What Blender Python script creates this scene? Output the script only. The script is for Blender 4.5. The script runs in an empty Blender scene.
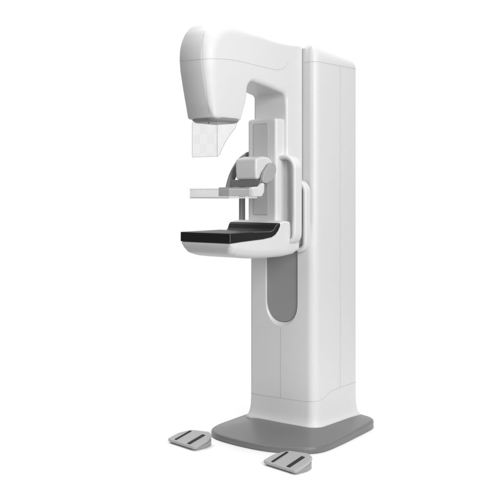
import bpy, bmesh, math
from mathutils import Vector, Matrix
from mathutils.bvhtree import BVHTree
PI = math.pi
sc = bpy.context.scene
COL = sc.collection

# ------------------------------------------------------------------ materials
def mat(name, col, rough=.4, noise=.03, bump=.02, scale=60, spec=.5, coat=0.0, trans=0.0):
    m = bpy.data.materials.new(name); m.use_nodes = True
    nt = m.node_tree; b = nt.nodes['Principled BSDF']
    b.inputs['Roughness'].default_value = rough
    b.inputs['Specular IOR Level'].default_value = spec
    b.inputs['Coat Weight'].default_value = coat
    b.inputs['Coat Roughness'].default_value = .15
    tc = nt.nodes.new('ShaderNodeTexCoord')
    n = nt.nodes.new('ShaderNodeTexNoise'); n.inputs['Scale'].default_value = scale
    n.inputs['Detail'].default_value = 4
    nt.links.new(tc.outputs['Object'], n.inputs['Vector'])
    n2 = nt.nodes.new('ShaderNodeTexNoise'); n2.inputs['Scale'].default_value = 3.0
    n2.inputs['Detail'].default_value = 3
    nt.links.new(tc.outputs['Object'], n2.inputs['Vector'])
    mx = nt.nodes.new('ShaderNodeMix'); mx.data_type = 'RGBA'
    mx.inputs['A'].default_value = (*[c*(1-noise) for c in col], 1)
    mx.inputs['B'].default_value = (*[min(1, c*(1+noise)) for c in col], 1)
    nt.links.new(n2.outputs['Fac'], mx.inputs['Factor'])
    nt.links.new(mx.outputs['Result'], b.inputs['Base Color'])
    mr = nt.nodes.new('ShaderNodeMapRange')
    mr.inputs['To Min'].default_value = rough*.88; mr.inputs['To Max'].default_value = rough*1.12
    nt.links.new(n2.outputs['Fac'], mr.inputs['Value'])
    nt.links.new(mr.outputs['Result'], b.inputs['Roughness'])
    bp = nt.nodes.new('ShaderNodeBump'); bp.inputs['Strength'].default_value = bump
    bp.inputs['Distance'].default_value = .001
    nt.links.new(n.outputs['Fac'], bp.inputs['Height'])
    nt.links.new(bp.outputs['Normal'], b.inputs['Normal'])
    return m

M = {}
M['white'] = mat('white_enamel', (.75, .75, .752), .47, .012, .05, 260)
M['drive'] = mat('drive_white', (.72, .72, .722), .4, .012, .05, 260)
M['panel'] = mat('grey_panel', (.62, .62, .625), .45, .02, .05, 260)
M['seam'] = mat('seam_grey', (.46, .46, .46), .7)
M['seamlight'] = mat('seam_light', (.58, .58, .58), .6)
M['groove'] = mat('groove_grey', (.48, .48, .48), .7)
M['recess'] = mat('recess_grey', (.32, .32, .32), .5, .03, .06, 200)
M['base'] = mat('base_grey', (.156, .156, .158), .36, .04, .12, 500)
M['black'] = mat('black_carbon', (.012, .012, .013), .42, .1, .05, 300, spec=.35)
M['edge'] = mat('edge_highlight_grey', (.30, .30, .31), .35)  # pale grey of the highlights painted on the black plate's edges
M['arm'] = mat('yoke_grey', (.20, .20, .205), .42, .03, .05, 200)
M['handle'] = mat('handle_grey', (.24, .24, .245), .42, .03, .05, 200)
M['armlight'] = mat('yoke_light_grey', (.42, .42, .42), .42, .03, .05, 200)
M['dark'] = mat('dark_grey', (.10, .10, .10), .5)
M['coll'] = mat('collimator_grey', (.30, .30, .30), .4)
M['pedal'] = mat('pedal_grey', (.39, .39, .39), .45, .05, .25, 400)
M['pedalbase'] = mat('pedal_base_grey', (.30, .30, .30), .5, .05, .2, 300)
M['rubber'] = mat('black_rubber', (.010, .010, .010), .7, .1, .3, 300)
M['mount'] = mat('mount_grey', (.30, .30, .30), .4)

def clear(name, alpha, tint, checker=False):
    m = bpy.data.materials.new(name); m.use_nodes = True
    nt = m.node_tree; b = nt.nodes['Principled BSDF']
    b.inputs['Base Color'].default_value = (*tint, 1)
    b.inputs['Roughness'].default_value = .12
    out = nt.nodes['Material Output']
    tr = nt.nodes.new('ShaderNodeBsdfTransparent')
    tr.inputs['Color'].default_value = (.97, .97, .97, 1)
    mx = nt.nodes.new('ShaderNodeMixShader')
    nt.links.new(tr.outputs[0], mx.inputs[1]); nt.links.new(b.outputs[0], mx.inputs[2])
    nt.links.new(mx.outputs[0], out.inputs['Surface'])
    mx.inputs[0].default_value = alpha
    tc = nt.nodes.new('ShaderNodeTexCoord')
    if checker:
        ck = nt.nodes.new('ShaderNodeTexChecker'); ck.inputs['Scale'].default_value = 23.0
        ck.inputs['Color1'].default_value = (alpha, alpha, alpha, 1)
        ck.inputs['Color2'].default_value = (alpha*.62, alpha*.62, alpha*.62, 1)
        mp = nt.nodes.new('ShaderNodeMapping'); mp.inputs['Location'].default_value = (0, .006, .0093)
        nt.links.new(tc.outputs['Object'], mp.inputs['Vector'])
        nt.links.new(mp.outputs['Vector'], ck.inputs['Vector'])
        nt.links.new(ck.outputs['Fac'], mx.inputs[0])
        mr = nt.nodes.new('ShaderNodeMapRange')
        mr.inputs['To Min'].default_value = alpha*.76; mr.inputs['To Max'].default_value = alpha
        nt.links.new(ck.outputs['Fac'], mr.inputs['Value'])
        nt.links.new(mr.outputs['Result'], mx.inputs[0])
    else:
        n = nt.nodes.new('ShaderNodeTexNoise'); n.inputs['Scale'].default_value = 12
        nt.links.new(tc.outputs['Object'], n.inputs['Vector'])
        mr = nt.nodes.new('ShaderNodeMapRange')
        mr.inputs['To Min'].default_value = alpha*.94; mr.inputs['To Max'].default_value = alpha*1.06
        nt.links.new(n.outputs['Fac'], mr.inputs['Value'])
        nt.links.new(mr.outputs['Result'], mx.inputs[0])
    return m
M['shield'] = clear('clear_shield', .11, (.5, .5, .5), True)
M['tray'] = clear('clear_tray', .21, (.85, .85, .85))
M['tray_edge'] = clear('clear_tray_edge', .7, (.85, .85, .85))
M['shield_edge'] = clear('clear_shield_edge', .45, (.33, .33, .34))

# ------------------------------------------------------------------ objects
def finish(name, bm, m, parent=None, sharp=40, wn=True):
    bmesh.ops.remove_doubles(bm, verts=bm.verts, dist=1e-6)
    bmesh.ops.recalc_face_normals(bm, faces=bm.faces)
    me = bpy.data.meshes.new(name); bm.to_mesh(me); bm.free()
    for p in me.polygons: p.use_smooth = True
    me.set_sharp_from_angle(angle=math.radians(sharp))
    o = bpy.data.objects.new(name, me); COL.objects.link(o)
    if m is not None: me.materials.append(m)
    if parent is not None: o.parent = parent
    if wn:
        w = o.modifiers.new('wn', 'WEIGHTED_NORMAL'); w.keep_sharp = True
    return o

def empty(name, loc, label, cat, rz=0, group=None):
    o = bpy.data.objects.new(name, None); COL.objects.link(o)
    o.empty_display_size = .1
    o.location = loc; o.rotation_euler = (0, 0, rz)
    o['label'] = label; o['category'] = cat
    if group: o['group'] = group
    return o

def fillet(pts, seg=7):
    """pts: (a, b, fillet_radius, edge_round) closed polygon -> dense outline with edge rounding per vertex"""
    n = len(pts); out = []
    for i in range(n):
        p = Vector(pts[i][:2]); q0 = Vector(pts[i-1][:2]); q1 = Vector(pts[(i+1) % n][:2])
        r = pts[i][2]; e = pts[i][3]
        d0 = (q0-p); d1 = (q1-p); l0 = d0.length; l1 = d1.length
        d0.normalize(); d1.normalize()
        ang = d0.angle(d1)
        if r <= 0 or ang > PI*.992:
            out.append((p.x, p.y, e)); continue
        t = r/math.tan(ang/2)
        tm = min(t, l0*.48, l1*.48)
        a = p+d0*tm; c = p+d1*tm
        for k in range(seg+1):
            u = k/seg
            # circular-ish: rational quadratic
            w = math.sin(ang/2)
            b0, b1, b2 = (1-u)**2, 2*u*(1-u)*w, u*u
            x = (a*b0+p*b1+c*b2)/(b0+b1+b2)
            out.append((x.x, x.y, e))
    # smooth the edge rounding along the outline
    return out

def smooth_e(o, it=3):
    for _ in range(it):
        n = len(o)
        o = [(o[i][0], o[i][1], (o[i-1][2]+2*o[i][2]+o[(i+1) % n][2])/4) for i in range(n)]
    return o

def resample(o, step, it=12):
    out = []
    n = len(o)
    for i in range(n):
        a, b = o[i], o[(i+1) % n]
        l = math.hypot(b[0]-a[0], b[1]-a[1])
        if l < step*.25: continue
        k = max(1, round(l/step))
        for j in range(k):
            t = j/k; out.append(tuple(a[q]*(1-t)+b[q]*t for q in range(3)))
    return smooth_e(out, it)

def area2(o):
    return sum(o[i-1][0]*o[i][1]-o[i][0]*o[i-1][1] for i in range(len(o)))

def puff(outline, c0, c1, axis='Y', seg=6, e0=None, e1=None, soft=0):
    """extrude an outline between c0 and c1 along axis with rounded rims; returns a bmesh"""
    o = outline if soft == 0 else smooth_e(outline, soft)
    if area2(o) < 0: o = o[::-1]
    n = len(o); nor = []
    for i in range(n):
        a = Vector(o[i-1][:2]); b = Vector(o[i][:2]); c = Vector(o[(i+1) % n][:2])
        t0 = (b-a); t1 = (c-b)
        t0 = t0.normalized() if t0.length > 1e-9 else t1.normalized()
        t1 = t1.normalized() if t1.length > 1e-9 else t0
        n0 = Vector((-t0.y, t0.x)); n1 = Vector((-t1.y, t1.x))
        m_ = (n0+n1); m_ = m_.normalized() if m_.length > 1e-6 else n0
        nor.append(m_/max(.5, m_.dot(n0)))
    bm = bmesh.new(); rings = []
    def P(a, b, c):
        if axis == 'Y': return (a, c, b)
        if axis == 'X': return (c, a, b)
        return (a, b, c)
    def ring(k, c, s, es):
        t = k/seg*PI/2; vs = []
        for i in range(n):
            r = o[i][2]*es
            a = Vector(o[i][:2])+nor[i]*r*(1-math.cos(t))
            vs.append(bm.verts.new(P(a.x, a.y, c-s*r*(1-math.sin(t)))))
        rings.append(vs)
    s = 1 if c1 > c0 else -1
    E0 = 1 if e0 is None else e0; E1 = 1 if e1 is None else e1
    for k in range(seg, -1, -1): ring(k, c0, -s, E0)
    for k in range(0, seg+1): ring(k, c1, s, E1)
    for r0, r1 in zip(rings, rings[1:]):
        for i in range(n):
            j = (i+1) % n
            try: bm.faces.new((r0[i], r0[j], r1[j], r1[i]))
            except ValueError: pass
    bm.faces.new(rings[0][::-1]); bm.faces.new(rings[-1])
    return bm

def rect(a0, b0, a1, b1, r, e):
    return fillet([(a0, b0, r, e), (a1, b0, r, e), (a1, b1, r, e), (a0, b1, r, e)])

def path2(pts, sub=8):
    """open Catmull-Rom"""
    P = [Vector(p) for p in pts]; P = [P[0]*2-P[1]]+P+[P[-1]*2-P[-2]]
    out = []
    for i in range(1, len(P)-2):
        for k in range(sub):
            t = k/sub; a, b, c, d = P[i-1:i+3]
            out.append(.5*((2*b)+(c-a)*t+(2*a-5*b+4*c-d)*t*t+(3*b-a-3*c+d)*t**3))
    out.append(P[-2]); return out

def tube_bm(pts, r, n=8, closed=False):
    bm = bmesh.new(); rings = []
    for i, p in enumerate(pts):
        a = pts[i-1] if (i > 0 or closed) else pts[i]
        b = pts[(i+1) % len(pts)] if (i < len(pts)-1 or closed) else pts[i]
        t = (b-a).normalized()
        up = Vector((0, 0, 1)) if abs(t.z) < .9 else Vector((1, 0, 0))
        u = t.cross(up).normalized(); v = t.cross(u)
        rings.append([bm.verts.new(p+(u*math.cos(k*2*PI/n)+v*math.sin(k*2*PI/n))*r) for k in range(n)])
    m = len(rings)
    for i in range(m if closed else m-1):
        a, b = rings[i], rings[(i+1) % m]
        for k in range(n): bm.faces.new((a[k], a[(k+1) % n], b[(k+1) % n], b[k]))
    if not closed:
        bm.faces.new(rings[0]); bm.faces.new(rings[-1][::-1])
    return bm

def bvh(o):
    bm = bmesh.new(); bm.from_mesh(o.data); t = BVHTree.FromBMesh(bm); bm.free(); return t

def seam(name, tree, pts, r, m, parent, smooth=True, step=.006, closed=False):
    """thin joint line laid into the surface"""
    P = path2(pts) if smooth else [Vector(p) for p in pts]
    d = []
    for a, b in zip(P, P[1:]):
        k = max(1, int((b-a).length/step))
        d += [a.lerp(b, i/k) for i in range(k)]
    if not closed: d.append(P[-1])
    q = []
    for p in d:
        h = tree.find_nearest(p)[0]
        if not q or (h-q[-1]).length > step*.3: q.append(h)
    return finish(name, tube_bm(q, r, 8, closed), m, parent, wn=False)

# ================================================================== THE MACHINE
mach = empty('mammography_machine', (0, 0, 0),
             'tall white mammography x-ray machine on a dark grey floor plate', 'x-ray machine')

# ---- base plate
bp = [(.303, -.218), (.332, -.150), (.347, -.035), (.348, .07), (.335, .165), (.300, .25), (.262, .315), (.215, .358), (.150, .376),
      (.025, .372), (-.149, .356), (-.335, .334), (-.395, .300), (-.425, .230), (-.437, .12), (-.437, -.13), (-.425, -.215), (-.38, -.272),
      (-.25, -.292), (-.06, -.296), (.09, -.293), (.18, -.288), (.255, -.266)]
closed = [Vector((*p, 0)) for p in bp]
dense = []
nb = len(closed)
for i in range(nb):
    a, b, c, d = closed[i-1], closed[i], closed[(i+1) % nb], closed[(i+2) % nb]
    for k in range(6):
        t = k/6
        dense.append(.5*((2*b)+(c-a)*t+(2*a-5*b+4*c-d)*t*t+(3*b-a-3*c+d)*t**3))
def inset(poly, d):
    out = []; n = len(poly)
    for i in range(n):
        t = (poly[(i+2) % n]-poly[i-2]).normalized()
        out.append(poly[i]+Vector((-t.y, t.x, 0))*d)
    return out
if sum(dense[i-1].x*dense[i].y-dense[i].x*dense[i-1].y for i in range(len(dense))) < 0: dense = dense[::-1]
bm = bmesh.new(); rings = []
def hgt(x):  # height of the rim: thin in front, thicker at the back
    u = min(1, max(0, (.34-x)/.7)); return .030+.016*u
specs = [(0.0, 0.002), (0, .012), (0, 'a', 1.0)]
def ringz(ins, zf):
    ps = inset(dense, ins) if ins else dense
    rings.append([bm.verts.new((p.x, p.y, zf(q))) for p, q in zip(ps, dense)])
ringz(.004, lambda q: 0.0)
ringz(0, lambda q: .004)
for k in range(0, 7):
    t = k/6*PI/2; r = .013
    ringz(r*(1-math.cos(t)), lambda q, t=t, r=r: hgt(q.x)-r*(1-math.sin(t)))
ringz(.05, lambda q: hgt(q.x)+.0045)
cen = Vector((-.12, .02, 0))
for f_, zz in ((.35, .0555), (.6, .058)):
    ps = [p.lerp(cen, f_) for p in inset(dense, .05)]
    rings.append([bm.verts.new((p.x, p.y, zz)) for p in ps])
n = len(dense)
for a, b in zip(rings, rings[1:]):
    for i in range(n): bm.faces.new((a[i], a[(i+1) % n], b[(i+1) % n], b[i]))
bm.faces.new(rings[0][::-1]); bm.faces.new(rings[-1])
base = finish('base_plate', bm, M['base'], mach, 60)

# ---- column
X0, X1, Y0, Y1 = -.406, 0.0, -.224, .202
def footprint(rf=.045, rb=.03):
    pts = []
    def arc(cx, cy, r, a0, a1, k=10):
        for i in range(k+1):
            a = math.radians(a0+(a1-a0)*i/k)
            pts.append((cx+r*math.cos(a), cy+r*math.sin(a), math.cos(a), math.sin(a)))
    arc(X1-.028, Y0+.028, .028, -90, 0)
    for i in range(1, 12):
        pts.append((X1, Y0+rf+(Y1-Y0-2*rf)*i/12, 1, 0))
    arc(X1-rf, Y1-rf, rf, 0, 90)
    arc(X0+rb, Y1-rb, rb, 90, 180)
    arc(X0+rb, Y0+rb, rb, 180, 270)
    out = []
    for x, y, nx, ny in pts:
        yc = (Y0+Y1)/2; hw = (Y1-Y0)/2
        if x > X1-rf-1e-6 and abs(y-yc) < hw: x += .012*(1-((y-yc)/hw)**2)
        out.append((x, y, nx, ny))
    return out
FP = footprint()
def loft(levels):
    bm = bmesh.new(); rs = []
    for f in levels:
        rs.append([bm.verts.new(f(*p)) for p in FP])
    n = len(FP)
    for a, b in zip(rs, rs[1:]):
        for i in range(n): bm.faces.new((a[i], a[(i+1) % n], b[(i+1) % n], b[i]))
    bm.faces.new(rs[0][::-1]); bm.faces.new(rs[-1])
    return bm
def jog(y, z):   # the back of the column is a little narrower above the support
    u = min(1, max(0, (z-.95)/.15)); return y+.013*u*u*(3-2*u)*min(1, max(0, -y/.15))
def back(x, y, z):   # and its front face steps back behind the arm
    u = min(1, max(0, (z-1.0)/.12)); u = u*u*(3-2*u)
    if x <= -.1: return x
    w = min(1, (x+.1)/.08)*min(1, max(0, (.19-y)/.05))
    return x-w*u*(.013+.012*max(0, 1-((y+.011)/.213)**2))
def lv(z, off): return lambda x, y, nx, ny: (back(x+nx*off, y, z), jog(y+ny*off, z), z)
lev = [lv(.048, .0235), lv(.0585, .0205), lv(.066, .0145), lv(.077, .0095), lv(.092, .0055), lv(.11, .0025), (lv(.135, .001)), lv(.16, 0),
       lv(.5, 0), lv(.9, 0), lv(.95, 0), lv(1.0, 0), lv(1.05, 0), lv(1.1, 0), lv(1.3, 0), lv(1.7, 0), lv(1.9065, 0), lv(1.9072, -.0005)]
column = finish('column', loft(lev), M['white'], mach, 50, wn=False)
# recess in the front face
def slot_outline(hw, zb, zt, yc=0.0, rb=.1):
    o = []
    for i in range(25):
        a = PI+PI*i/24
        ca, sa = math.cos(a), math.sin(a)
        o.append((yc+hw*math.copysign(abs(ca)**.9, ca), zb+rb-rb*abs(sa)**.9))
    o += [(yc+hw, zt), (yc-hw, zt)]
    return o
def loft2(rings3):
    bm = bmesh.new(); rs = [[bm.verts.new(p) for p in r] for r in rings3]
    n = len(rs[0])
    for a, b in zip(rs, rs[1:]):
        for i in range(n): bm.faces.new((a[i], a[(i+1) % n], b[(i+1) % n], b[i]))
    bm.faces.new(rs[0][::-1]); bm.faces.new(rs[-1]); return bm
yc = -.002
R3 = [[(.06, y, z) for y, z in slot_outline(.112, .520, 1.22, yc, .135)],
      [(.0125, y, z) for y, z in slot_outline(.1030, .550, 1.22, yc, .126)],
      [(.000, y, z) for y, z in slot_outline(.1005, .570, 1.22, yc, .120)],
      [(-.03, y, z) for y, z in slot_outline(.1, .571, 1.22, yc, .120)]]
cut = finish('cutter', loft2(R3), None, None, wn=False)
bo = column.modifiers.new('b', 'BOOLEAN'); bo.operation = 'DIFFERENCE'; bo.object = cut; bo.solver = 'EXACT'
bpy.context.view_layer.update()
dg = bpy.context.evaluated_depsgraph_get()
newme = bpy.data.meshes.new_from_object(column.evaluated_get(dg))
column.modifiers.clear(); column.data = newme; newme.name = 'column'
bpy.data.objects.remove(cut)
for p in newme.polygons: p.use_smooth = True
newme.set_sharp_from_angle(angle=math.radians(28))
newme.materials.clear(); newme.materials.append(M['white'])
w = column.modifiers.new('wn', 'WEIGHTED_NORMAL'); w.keep_sharp = True
# grey back of the recess
bm = loft2([[(-.0295, y, z) for y, z in slot_outline(.0998, .5715, 1.219, yc, .12)], [(.0015, y, z) for y, z in slot_outline(.0990, .5725, 1.219, yc, .1185)]])
finish('recess_panel', bm, M['recess'], column)
# cap
def ztop(x):
    if x > -.12: return 1.995
    u = min(1, (-.12-x)/.29); return 1.995-.055*u**1.9
caps = [lv(1.9076, -.0005), lv(1.9085, 0)]
for k in range(0, 10):
    t = k/9*PI/2; r = .034
    caps.append(lambda x, y, nx, ny, t=t, r=r: (back(x, y, 1.9)-nx*r*(1-math.cos(t)), jog(y-ny*r*(1-math.cos(t)), 1.9), 1.9085+(ztop(x)-1.9085)*math.sin(t)))
bm = loft(caps)
top = [f for f in bm.faces if len(f.verts) > 8 and f.calc_center_median().z > 1.95]
bmesh.ops.triangulate(bm, faces=top)
cap = finish('column_cap', bm, M['white'], mach, 60)
# joints of the covers
t_col = bvh(column)
sm = lambda x, y, z: (x, y, z)
pts = [(-.406, -.05, .18), (-.406, -.16, .18), (-.35, -.224, .178), (-.2, -.224, .177), (-.06, -.224, .175), (-.01, -.21, .174), (.004, -.15, .175), (.012, -.0, .178), (.006, .14, .181),
       (-.008, .185, .183), (-.035, .202, .184), (-.062, .202, .187), (-.09, .202, .194), (-.125, .202, .208), (-.16, .202, .2165), (-.22, .202, .220), (-.30, .202, .222), (-.37, .202, .224), (-.406, .17, .225)]
seam('skirt_joint', t_col, pts, .0011, M['groove'], column)
seam('front_joint', t_col, [(.0128, -.004, .18), (.0128, -.004, .36), (.0128, -.004, .541)], .0013, M['seam'], column, False)
seam('side_joint', t_col, [(-.234, .202, .221), (-.234, .202, 1.0), (-.234, .202, 1.905)], .0011, M['seam'], column, False)
seam('cap_joint', t_col, [(.0, -.15, 1.9055), (.012, 0, 1.9055), (.004, .15, 1.9055), (-.012, .19, 1.9055), (-.045, .202, 1.9055), (-.2, .202, 1.9055), (-.37, .202, 1.9055), (-.40, .19, 1.9055), (-.406, .1, 1.9055)], .0009, M['seamlight'], column)

# ---- overhanging arm with the tube head (one cover, profile in X/Z)
YC = .02; HW = .105
B, S = .040, .030
prof = [  # x, z, fillet, edge rounding
    (.658, 1.583, .022, .012), (.6605, 1.595, .05, .016), (.680, 1.65, .2, .034), (.698, 1.72, .3, .042), (.716, 1.80, .3, .046), (.722, 1.87, .3, .048), (.714, 1.93, .2, .046), (.690, 1.985, .1, .044), (.652, 2.024, .1, .042),
    (.600, 2.042, .2, .040), (.535, 2.050, .3, .038), (.47, 2.046, .3, .036), (.40, 2.026, .3, .032), (.31, 2.004, .3, .028), (.22, 1.994, .3, .024), (.13, 1.990, .3, .018), (-.004, 1.992, .024, .012),
    (-.004, .965, .01, .012), (.133, .965, .01, .012), (.133, 1.66, .2, .013), (.136, 1.732, .032, .018), (.25, 1.753, .3, .022), (.430, 1.778, .050, .022),
    (.440, 1.68, .2, .018), (.466, 1.60, .1, .016), (.472, 1.583, .018, .012)]
bm = puff(resample(fillet(prof, 8), .007, 14), YC-HW, YC+HW, 'Y', 8)
# grid cuts so that the tapered head stays smooth
for k in range(1, 24):
    z = 1.58+k*.02
    bmesh.ops.bisect_plane(bm, geom=bm.verts[:]+bm.edges[:]+bm.faces[:], plane_co=(0, 0, z), plane_no=(0, 0, 1))
for k in range(0, 30):
    x = .14+k*.02
    bmesh.ops.bisect_plane(bm, geom=bm.verts[:]+bm.edges[:]+bm.faces[:], plane_co=(x, 0, 0), plane_no=(1, 0, 0))
def sst(a, b, x):
    u = min(1, max(0, (x-a)/(b-a))); return u*u*(3-2*u)
for v in bm.verts:
    x, y, z = v.co
    wx = sst(.30, .50, x)
    z -= wx*.030*max(0, min(1, (z-1.86)/.12))*((y-YC)/HW)**2
    if z < 1.86:
        u = (1.86-z)/.27
        y = YC+(y-YC)*(1-.17*wx*(u**1.3 if u > 0 else 0))
    # gentle bow of the front and the sides of the head
    d = (y-YC)/HW
    x += wx*(.026*(1-d*d)-.008)*sst(.55, .70, x)
    v.co = (x, y, z)
arm = finish('overhead_arm', bm, M['white'], mach, 60, wn=False)
t_arm = bvh(arm)
seam('cover_joint', t_arm, [(.66, -.085, 1.855), (.70, -.07, 1.852), (.728, -.02, 1.848), (.73, .02, 1.846), (.725, .07, 1.845), (.715, .10, 1.845), (.69, .12, 1.848), (.65, .125, 1.851), (.613, .125, 1.854), (.56, .125, 1.856), (.504, .125, 1.856),
     (.43, .125, 1.853), (.36, .125, 1.850), (.30, .125, 1.847), (.257, .125, 1.846), (.225, .125, 1.846), (.205, .125, 1.848), (.180, .125, 1.853), (.158, .125, 1.863), (.14, .125, 1.877), (.125, .125, 1.893)], .0010, M['groove'], arm)
seam('front_joint', t_arm, [(.708, .080, 1.965), (.718, .085, 1.94), (.724, .088, 1.90), (.725, .090, 1.85), (.718, .090, 1.80), (.705, .090, 1.74), (.69, .087, 1.68), (.674, .083, 1.625), (.668, .081, 1.604)], .0009, M['seamlight'], arm)
# collimator outlet under the head
o = fillet([(.462, -.066, .042, .034), (.657, -.066, .050, .034), (.657, .106, .050, .034), (.462, .106, .042, .034)], 10)
bm = puff(o, 1.66, 1.545, 'Z', 8, e0=0)
for v in bm.verts:
    if v.co.z < 1.589: v.co.z = 1.589-(1.589-v.co.z)*.52
coll = finish('collimator_outlet', bm, M['coll'], arm, 45)
bm = tube_bm([Vector((.628, .040, 1.580)), Vector((.628, .040, 1.5630))], .0035, 14)
finish('latch_knob', bm, M['dark'], coll)

# ---- clear face shield
sh_t = .0025
side = [(.636, 1.571), (.636, 1.408), (.622, 1.418), (.605, 1.443), (.585, 1.470), (.566, 1.492), (.545, 1.514), (.525, 1.530), (.508, 1.545), (.495, 1.573)]
bm = bmesh.new()
def addpoly(bm, pts, off):
    a = [bm.verts.new(p) for p in pts]; b = [bm.verts.new(Vector(p)+Vector(off)) for p in pts]
    bm.faces.new(a); bm.faces.new(b[::-1]); n = len(a)
    for i in range(n): bm.faces.new((a[i], b[i], b[(i+1) % n], a[(i+1) % n]))
addpoly(bm, [(x, .098, z) for x, z in side], (0, sh_t, 0))
addpoly(bm, [(.6365, -.054, 1.571), (.6365, -.054, 1.408), (.6365, .1005, 1.408), (.6365, .1005, 1.571)], (sh_t, 0, 0))
shield = finish('face_shield', bm, M['shield'], mach, 20, wn=False)
E_ = [Vector((x, .0995, z)) for x, z in side[1:]]
bm = tube_bm(E_, .0011, 6)
finish('shield_edge', bm, M['shield_edge'], shield, wn=False)
bm = tube_bm([Vector((.6385, .1005, 1.570)), Vector((.6385, .1005, 1.408)), Vector((.6385, -.054, 1.408)), Vector((.6385, -.054, 1.570))], .0014, 6)
finish('shield_edge', bm, M['shield_edge'], shield, wn=False)

# ---- carriage of the compression unit
o = rect(-.076, 1.04, .106, 1.612, .016, .014)
hub = finish('pivot_hub', tube_bm([Vector((-.05, .0, 1.35)), Vector((.02, .0, 1.35))], .085, 40), M['dark'], arm, 45)
finish('joint_shade_strip', puff(rect(-.030, 1.27, -.004, 1.978, .004, .002), -.088, .1278, 'Y', 2), M['seam'], arm, 45)  # grey strip added as painted contact shade between arm and column
carr = finish('compression_carriage', puff(o, .125, .197, 'X', 6, e0=0), M['white'], mach, 45)
o = rect(-.036, 1.132, .052, 1.585, .007, .002)
pn = finish('track_panel', puff(o, .19, .1985, 'X', 3, e0=0), M['panel'], carr, 45)
ol = [Vector((.1972, a, b)) for a, b, _ in rect(-.0375, 1.1305, .0535, 1.5865, .009, 0)]
finish('panel_groove', tube_bm(ol, .0016, 6, True), M['groove'], carr, wn=False)

# ---- grab handles beside the carriage (outline in Y/Z, extruded in X)
def handle_outline(sgn, yin, yout, ztop_, zbot, th, e, rr=.062, back=.03):
    # centre line out from the carriage side, down, and curling back in at the bottom
    pts = []
    yo = yout-th/2; zt = ztop_-th/2
    pts.append((yin, zt-.004)); pts.append((yo-rr, zt))
    for k in range(1, 12):
        a = PI/2-(PI/2)*k/12
        pts.append((yo-rr+rr*math.cos(a), zt-rr+rr*math.sin(a)))
    pts.append((yo, zt-rr)); pts.append((yo, zbot+.05))
    for k in range(1, 7):
        a = -(PI/2)*k/6*.9
        pts.append((yo-back+back*math.cos(a), zbot+.04+.04*math.sin(a)))
    L, R = [], []
    for i, p in enumerate(pts):
        a = Vector(pts[max(0, i-1)]); b = Vector(pts[min(len(pts)-1, i+1)])
        t = (b-a).normalized(); nn = Vector((-t.y, t.x)); h = th/2
        L.append(Vector(p)+nn*h); R.append(Vector(p)-nn*h)
    cap_ = []
    c0 = (L[-1]+R[-1])/2; u0 = (L[-1]-R[-1])/2; v0 = Vector((u0.y, -u0.x))
    for k in range(1, 8):
        a = PI*k/8; cap_.append(c0+u0*math.cos(a)+v0*math.sin(a))
    pl = L+cap_+R[::-1]
    return [(.03*(sgn < 0)+sgn*p.x, p.y, e) for p in pl]
hd = finish('grab_handle', puff(handle_outline(1, .09, .205, 1.430, 1.002, .0215, .0103), .112, .176, 'X', 5), M['white'], mach, 50)
hd2 = finish('grab_handle', puff(handle_outline(-1, .09, .182, 1.452, 1.002, .020, .0075), .142, .178, 'X', 5), M['handle'], mach, 50)
for s in (1, -1):
    finish('side_bracket', puff(handle_outline(s, .10, .182, 1.305, .950, .022, .0098, .05, .045), .004, .052, 'X', 5), M['white'], mach, 50)

# ---- breast support: housing with the black detector plate
body = [(.250, 1.097, .008, .010), (.205, 1.104, .02, .010), (.163, 1.100, .015, .010), (.150, 1.06, .02, .012), (.142, 1.015, .02, .012), (.086, 1.005, .012, .012), (.080, .962, .02, .014),
        (.118, .936, .04, .030), (.20, .927, .1, .040), (.33, .926, .3, .046), (.46, .932, .3, .046), (.56, .944, .2, .046), (.606, .960, .05, .036), (.6215, .985, .03, .024), (.6255, 1.003, .01, .008), (.6258, 1.0095, .003, .003), (.600, 1.0112, .01, .003), (.538, 1.0145, .1, .003), (.38, 1.0205, .05, .004),
        (.312, 1.0275, .03, .004), (.283, 1.039, .03, .004), (.262, 1.056, .03, .004), (.246, 1.078, .02, .004)]
hous = finish('support_housing', puff(resample(fillet(body, 6), .004, 3), -.138, .168, 'Y', 8), M['white'], mach, 45)
blk = [(.628, 1.0108, .004, .003), (.628, 1.0565, .004, .003), (.44, 1.0575, .1, .003), (.325, 1.0545, .03, .003), (.302, 1.062, .03, .003), (.276, 1.0855, .02, .003), (.258, 1.0945, .008, .004), (.247, 1.0935, .006, .004),
       (.2475, 1.079, .01, .003), (.264, 1.0565, .03, .003), (.285, 1.0400, .03, .003), (.313, 1.0290, .03, .003), (.38, 1.0220, .05, .003), (.538, 1.0158, .1, .003)]
bm = puff(fillet(blk, 6), -.139, .169, 'Y', 4)
for v in bm.verts:
    if v.co.z > 1.0525 and v.co.x > .262 and v.co.x < .45:
        v.co.x = .262+(v.co.x-.262)*(1-.55*(.169-v.co.y)/.308)
bk = finish('detector_plate', bm, M['black'], hous, 45)
t_bk = bvh(bk)
seam('edge_highlight', t_bk, [(.46, .168, 1.0576), (.38, .168, 1.0565), (.33, .168, 1.0553), (.302, .168, 1.062), (.278, .168, 1.0845), (.262, .168, 1.0935)], .0008, M['edge'], bk)  # painted highlight along the plate top and backrest edge
seam('edge_highlight', t_bk, [(.6275, .1675, 1.014), (.6275, .1675, 1.053)], .0008, M['edge'], bk, False)  # painted highlight down the front corner

# ---- drive head, yoke and paddle
o = fillet([(.318, 1.306, .014, .012), (.323, 1.360, .2, .012), (.321, 1.408, .016, .012), (.262, 1.421, .06, .014), (.215, 1.418, .03, .014), (.190, 1.398, .02, .012), (.186, 1.306, .014, .01)])
head = finish('drive_head', puff(resample(o, .005, 3), -.055, .078, 'Y', 6), M['drive'], mach, 45)
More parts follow.
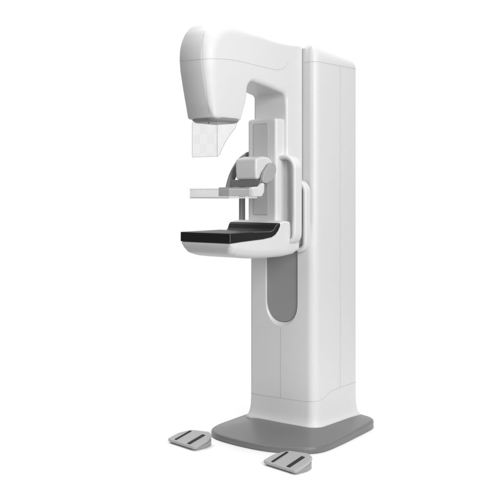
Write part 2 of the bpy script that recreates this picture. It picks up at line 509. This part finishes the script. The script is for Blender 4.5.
# yoke arms: curved flat bars on either side joined by a crossbar
def strip(cl, w):
    L, R = [], []
    for i, p in enumerate(cl):
        a = cl[max(0, i-1)]; b = cl[min(len(cl)-1, i+1)]; t = (b-a).normalized(); nn = Vector((-t.y, t.x))
        ww = w[i]/2; L.append(p+nn*ww); R.append(p-nn*ww)
    return L+R[::-1]
cl = path2([(.165, 1.425), (.215, 1.398), (.262, 1.352), (.290, 1.310), (.308, 1.265), (.312, 1.225)], 6)
cl = [Vector(p[:2]) for p in cl]
W = [.044]*len(cl)
o = [(p.x, p.y, .004) for p in strip(cl, W)]
yoke = finish('paddle_yoke', puff(o, -.112, -.098, 'Y', 3), M['arm'], mach, 45)
cl2 = [Vector(p[:2]) for p in path2([(.212, 1.366), (.232, 1.345), (.256, 1.318), (.285, 1.290)], 6)]
W2 = [.030+.030*math.sin(PI*min(1, .15+.85*i/(len(cl2)-1))) for i in range(len(cl2))]
capo = []
o = fillet([(.192, 1.350, .03, .004), (.202, 1.390, .03, .004), (.240, 1.389, .04, .004), (.290, 1.342, .05, .004), (.308, 1.305, .02, .004), (.300, 1.289, .015, .004), (.268, 1.287, .03, .004), (.222, 1.305, .04, .004)])
finish('yoke_arm', puff(o, .088, .106, 'Y', 3), M['armlight'], yoke, 45)
o = rect(.272, 1.2705, .310, 1.3055, .004, .003)
finish('yoke_crossbar', puff(o, -.110, .094, 'Y', 3), M['arm'], yoke, 45)
o = fillet([(.388, 1.2235, .004, .003), (.388, 1.2675, .004, .003), (.300, 1.270, .01, .003), (.292, 1.26, .01, .003), (.292, 1.235, .02, .003), (.310, 1.2235, .01, .003)])
mount = finish('paddle_mount', puff(o, -.107, .085, 'Y', 4), M['mount'], yoke, 45)
o = fillet([(.389, 1.2225, .004, .004), (.389, 1.2685, .006, .004), (.325, 1.272, .02, .004), (.306, 1.290, .01, .004), (.290, 1.286, .01, .004), (.292, 1.240, .03, .006), (.315, 1.2225, .01, .004)])
finish('mount_cap', puff(o, .0855, .106, 'Y', 4), M['white'], mount, 45)

bm = bmesh.new()
def boxb(bm, x0, y0, z0, x1, y1, z1):
    v = [bm.verts.new(p) for p in ((x0, y0, z0), (x1, y0, z0), (x1, y1, z0), (x0, y1, z0), (x0, y0, z1), (x1, y0, z1), (x1, y1, z1), (x0, y1, z1))]
    for f in ((0, 3, 2, 1), (4, 5, 6, 7), (0, 1, 5, 4), (1, 2, 6, 5), (2, 3, 7, 6), (3, 0, 4, 7)): bm.faces.new([v[i] for i in f])
ty0, ty1, tx0, tx1, tz0, tz1 = -.104, .139, .392, .601, 1.2175, 1.2585
w_ = .003
boxb(bm, tx1-w_, ty0, tz0, tx1, ty1, tz1)
boxb(bm, tx0, ty1-w_, tz0, tx1-w_-.0004, ty1, tz1)
boxb(bm, tx0, ty0, tz0, tx1-w_-.0004, ty0+w_, tz1)
tray = finish('compression_paddle', bm, M['tray'], mach, 20, wn=False)
bm = bmesh.new(); boxb(bm, tx0+.0006, ty0+w_+.0006, tz0+.0004, tx1-w_-.0006, ty1-w_-.0006, tz0+.0034)
finish('paddle_floor', bm, M['tray_edge'], tray, 20, wn=False)
rim = [(tx0, ty1-.0015, tz1+.0008), (tx1-.0015, ty1-.0015, tz1+.0008), (tx1-.0015, ty0+.0015, tz1+.0008), (tx0, ty0+.0015, tz1+.0008)]
finish('paddle_rim', tube_bm([Vector(p) for p in rim], .0016, 6), M['tray_edge'], tray, wn=False)
rim = [(tx0, ty1-.0015, tz0), (tx1-.0015, ty1-.0015, tz0), (tx1-.0015, ty0+.0015, tz0), (tx0, ty0+.0015, tz0)]
finish('paddle_rim', tube_bm([Vector(p) for p in rim], .0024, 6), M['tray_edge'], tray, wn=False)

# ================================================================== FOOT PEDALS
def pedal(loc, rz, label):
    r = empty('foot_pedal', loc, label, 'foot pedal', rz, 'foot pedals on the floor')
    # local frame: x towards the toe (front), y across; front edge at x=0
    hw = .106; dp = .128
    o = fillet([(0, -hw, .014, .004), (0, hw, .014, .004), (-.085, hw+.002, .05, .004), (-.134, hw-.018, .03, .004), (-.150, hw-.060, .04, .004), (-dp, -hw+.045, .045, .004), (-.075, -hw+.004, .05, .004)], 8)
    bm = puff(o, 0, .014, 'Z', 4)
    rot = Matrix.Rotation(math.radians(15), 4, 'Y')
    bmesh.ops.transform(bm, matrix=Matrix.Translation((0, 0, .006)) @ rot, verts=bm.verts)
    plate = finish('pedal_plate', bm, M['pedal'], r, 45)
    o = fillet([(-.010, -hw+.006, .01, .003), (-.010, hw-.006, .01, .003), (-.085, hw-.005, .04, .003), (-.130, hw-.024, .03, .003), (-.143, hw-.062, .03, .003), (-dp+.006, -hw+.048, .04, .003), (-.08, -hw+.009, .04, .003)], 8)
    bm = puff(o, 0, .030, 'Z', 3)
    for v in bm.verts:
        if v.co.z > .012: v.co.z = .006+(v.co.z-.0)*0+max(0, -v.co.x)*math.tan(math.radians(15))*.74
    finish('pedal_base', bm, M['pedalbase'], r, 45)
    for yy, sw in ((-.052, .0075), (.050, .0110)):
        o = rect(-.114, yy-sw, -.012, yy+sw, .002, .0015)
        bm = puff(o, .012, .0165, 'Z', 2)
        bmesh.ops.transform(bm, matrix=Matrix.Translation((0, 0, .006)) @ rot, verts=bm.verts)
        finish('rubber_strip', bm, M['rubber'], r, 45)
    return r
pedal((.532, -.226, 0), math.radians(-8.5), 'grey foot pedal with two black strips, lying apart left of the floor plate')
pedal((.531, .372, 0), math.radians(-9), 'grey foot pedal with two black strips in front of the floor plate corner')

# ================================================================== SETTING
bm = bmesh.new()
bm.faces.new([bm.verts.new((.06+.92*math.cos(k*PI/48), .06+.92*math.sin(k*PI/48), -.0005)) for k in range(96)])
fm = mat('white_floor', (.95, .95, .95), .6, .005, .0, 50, spec=.2)
fl = finish('floor', bm, fm, None, 20, wn=False); fl['kind'] = 'structure'

# world: a white studio surround that darkens towards the side the machine faces
wd = bpy.data.worlds.new('World'); sc.world = wd; wd.use_nodes = True
nt = wd.node_tree; bg = nt.nodes['Background']
tc = nt.nodes.new('ShaderNodeTexCoord')
dp_ = nt.nodes.new('ShaderNodeVectorMath'); dp_.operation = 'DOT_PRODUCT'
dp_.inputs[1].default_value = Vector((.7815, .6239, 0))
mr = nt.nodes.new('ShaderNodeMapRange'); mr.interpolation_type = 'SMOOTHSTEP'
mr.inputs['From Min'].default_value = -.72; mr.inputs['From Max'].default_value = -.25
mr.inputs['To Min'].default_value = 1.02; mr.inputs['To Max'].default_value = .17
nt.links.new(tc.outputs['Generated'], dp_.inputs[0])
nt.links.new(dp_.outputs['Value'], mr.inputs['Value'])
bg.inputs['Color'].default_value = (1, 1, 1, 1)
nt.links.new(mr.outputs['Result'], bg.inputs['Strength'])

def area(name, loc, target, size, power, spread=180, sy=None):
    l = bpy.data.lights.new(name, 'AREA'); l.energy = power; l.size = size
    l.shape = 'RECTANGLE'; l.size_y = sy or size; l.spread = math.radians(spread)
    o = bpy.data.objects.new(name, l); COL.objects.link(o); o.location = loc
    o.rotation_euler = (Vector(target)-Vector(loc)).to_track_quat('-Z', 'Y').to_euler()
    return o
area('overhead_lamp', (-.6, -.6, 10), (-.1, -.1, 0), 9, 322, 100)
area('key_lamp', (1.95, 4.0, 2.35), (0, .15, 1.5), 2.4, 178)
area('front_fill', (5.0, -1.0, 2.6), (0, 0, 1.6), 1.6, 16)  # weak fill light, added to lift the dark front faces

# ================================================================== CAMERA
f = 918.0; th = math.radians(38.6); H = 1.25; D = 4.76; L = .17
c, s = math.cos(th), math.sin(th)
cam = bpy.data.cameras.new('Camera'); co = bpy.data.objects.new('Camera', cam); COL.objects.link(co)
co.location = (c*D+s*L, s*D-c*L, H)
co.rotation_euler = (PI/2, 0, math.atan2(c, -s))
cam.sensor_width = 36; cam.lens = 36*f/500; cam.shift_y = -59/500
cam.clip_start = .05; cam.clip_end = 200
sc.camera = co
sc.view_settings.view_transform = 'Standard'; sc.view_settings.look = 'None'
sc.view_settings.exposure = 0; sc.view_settings.gamma = 1
sc.render.resolution_x = 1024; sc.render.resolution_y = 1024
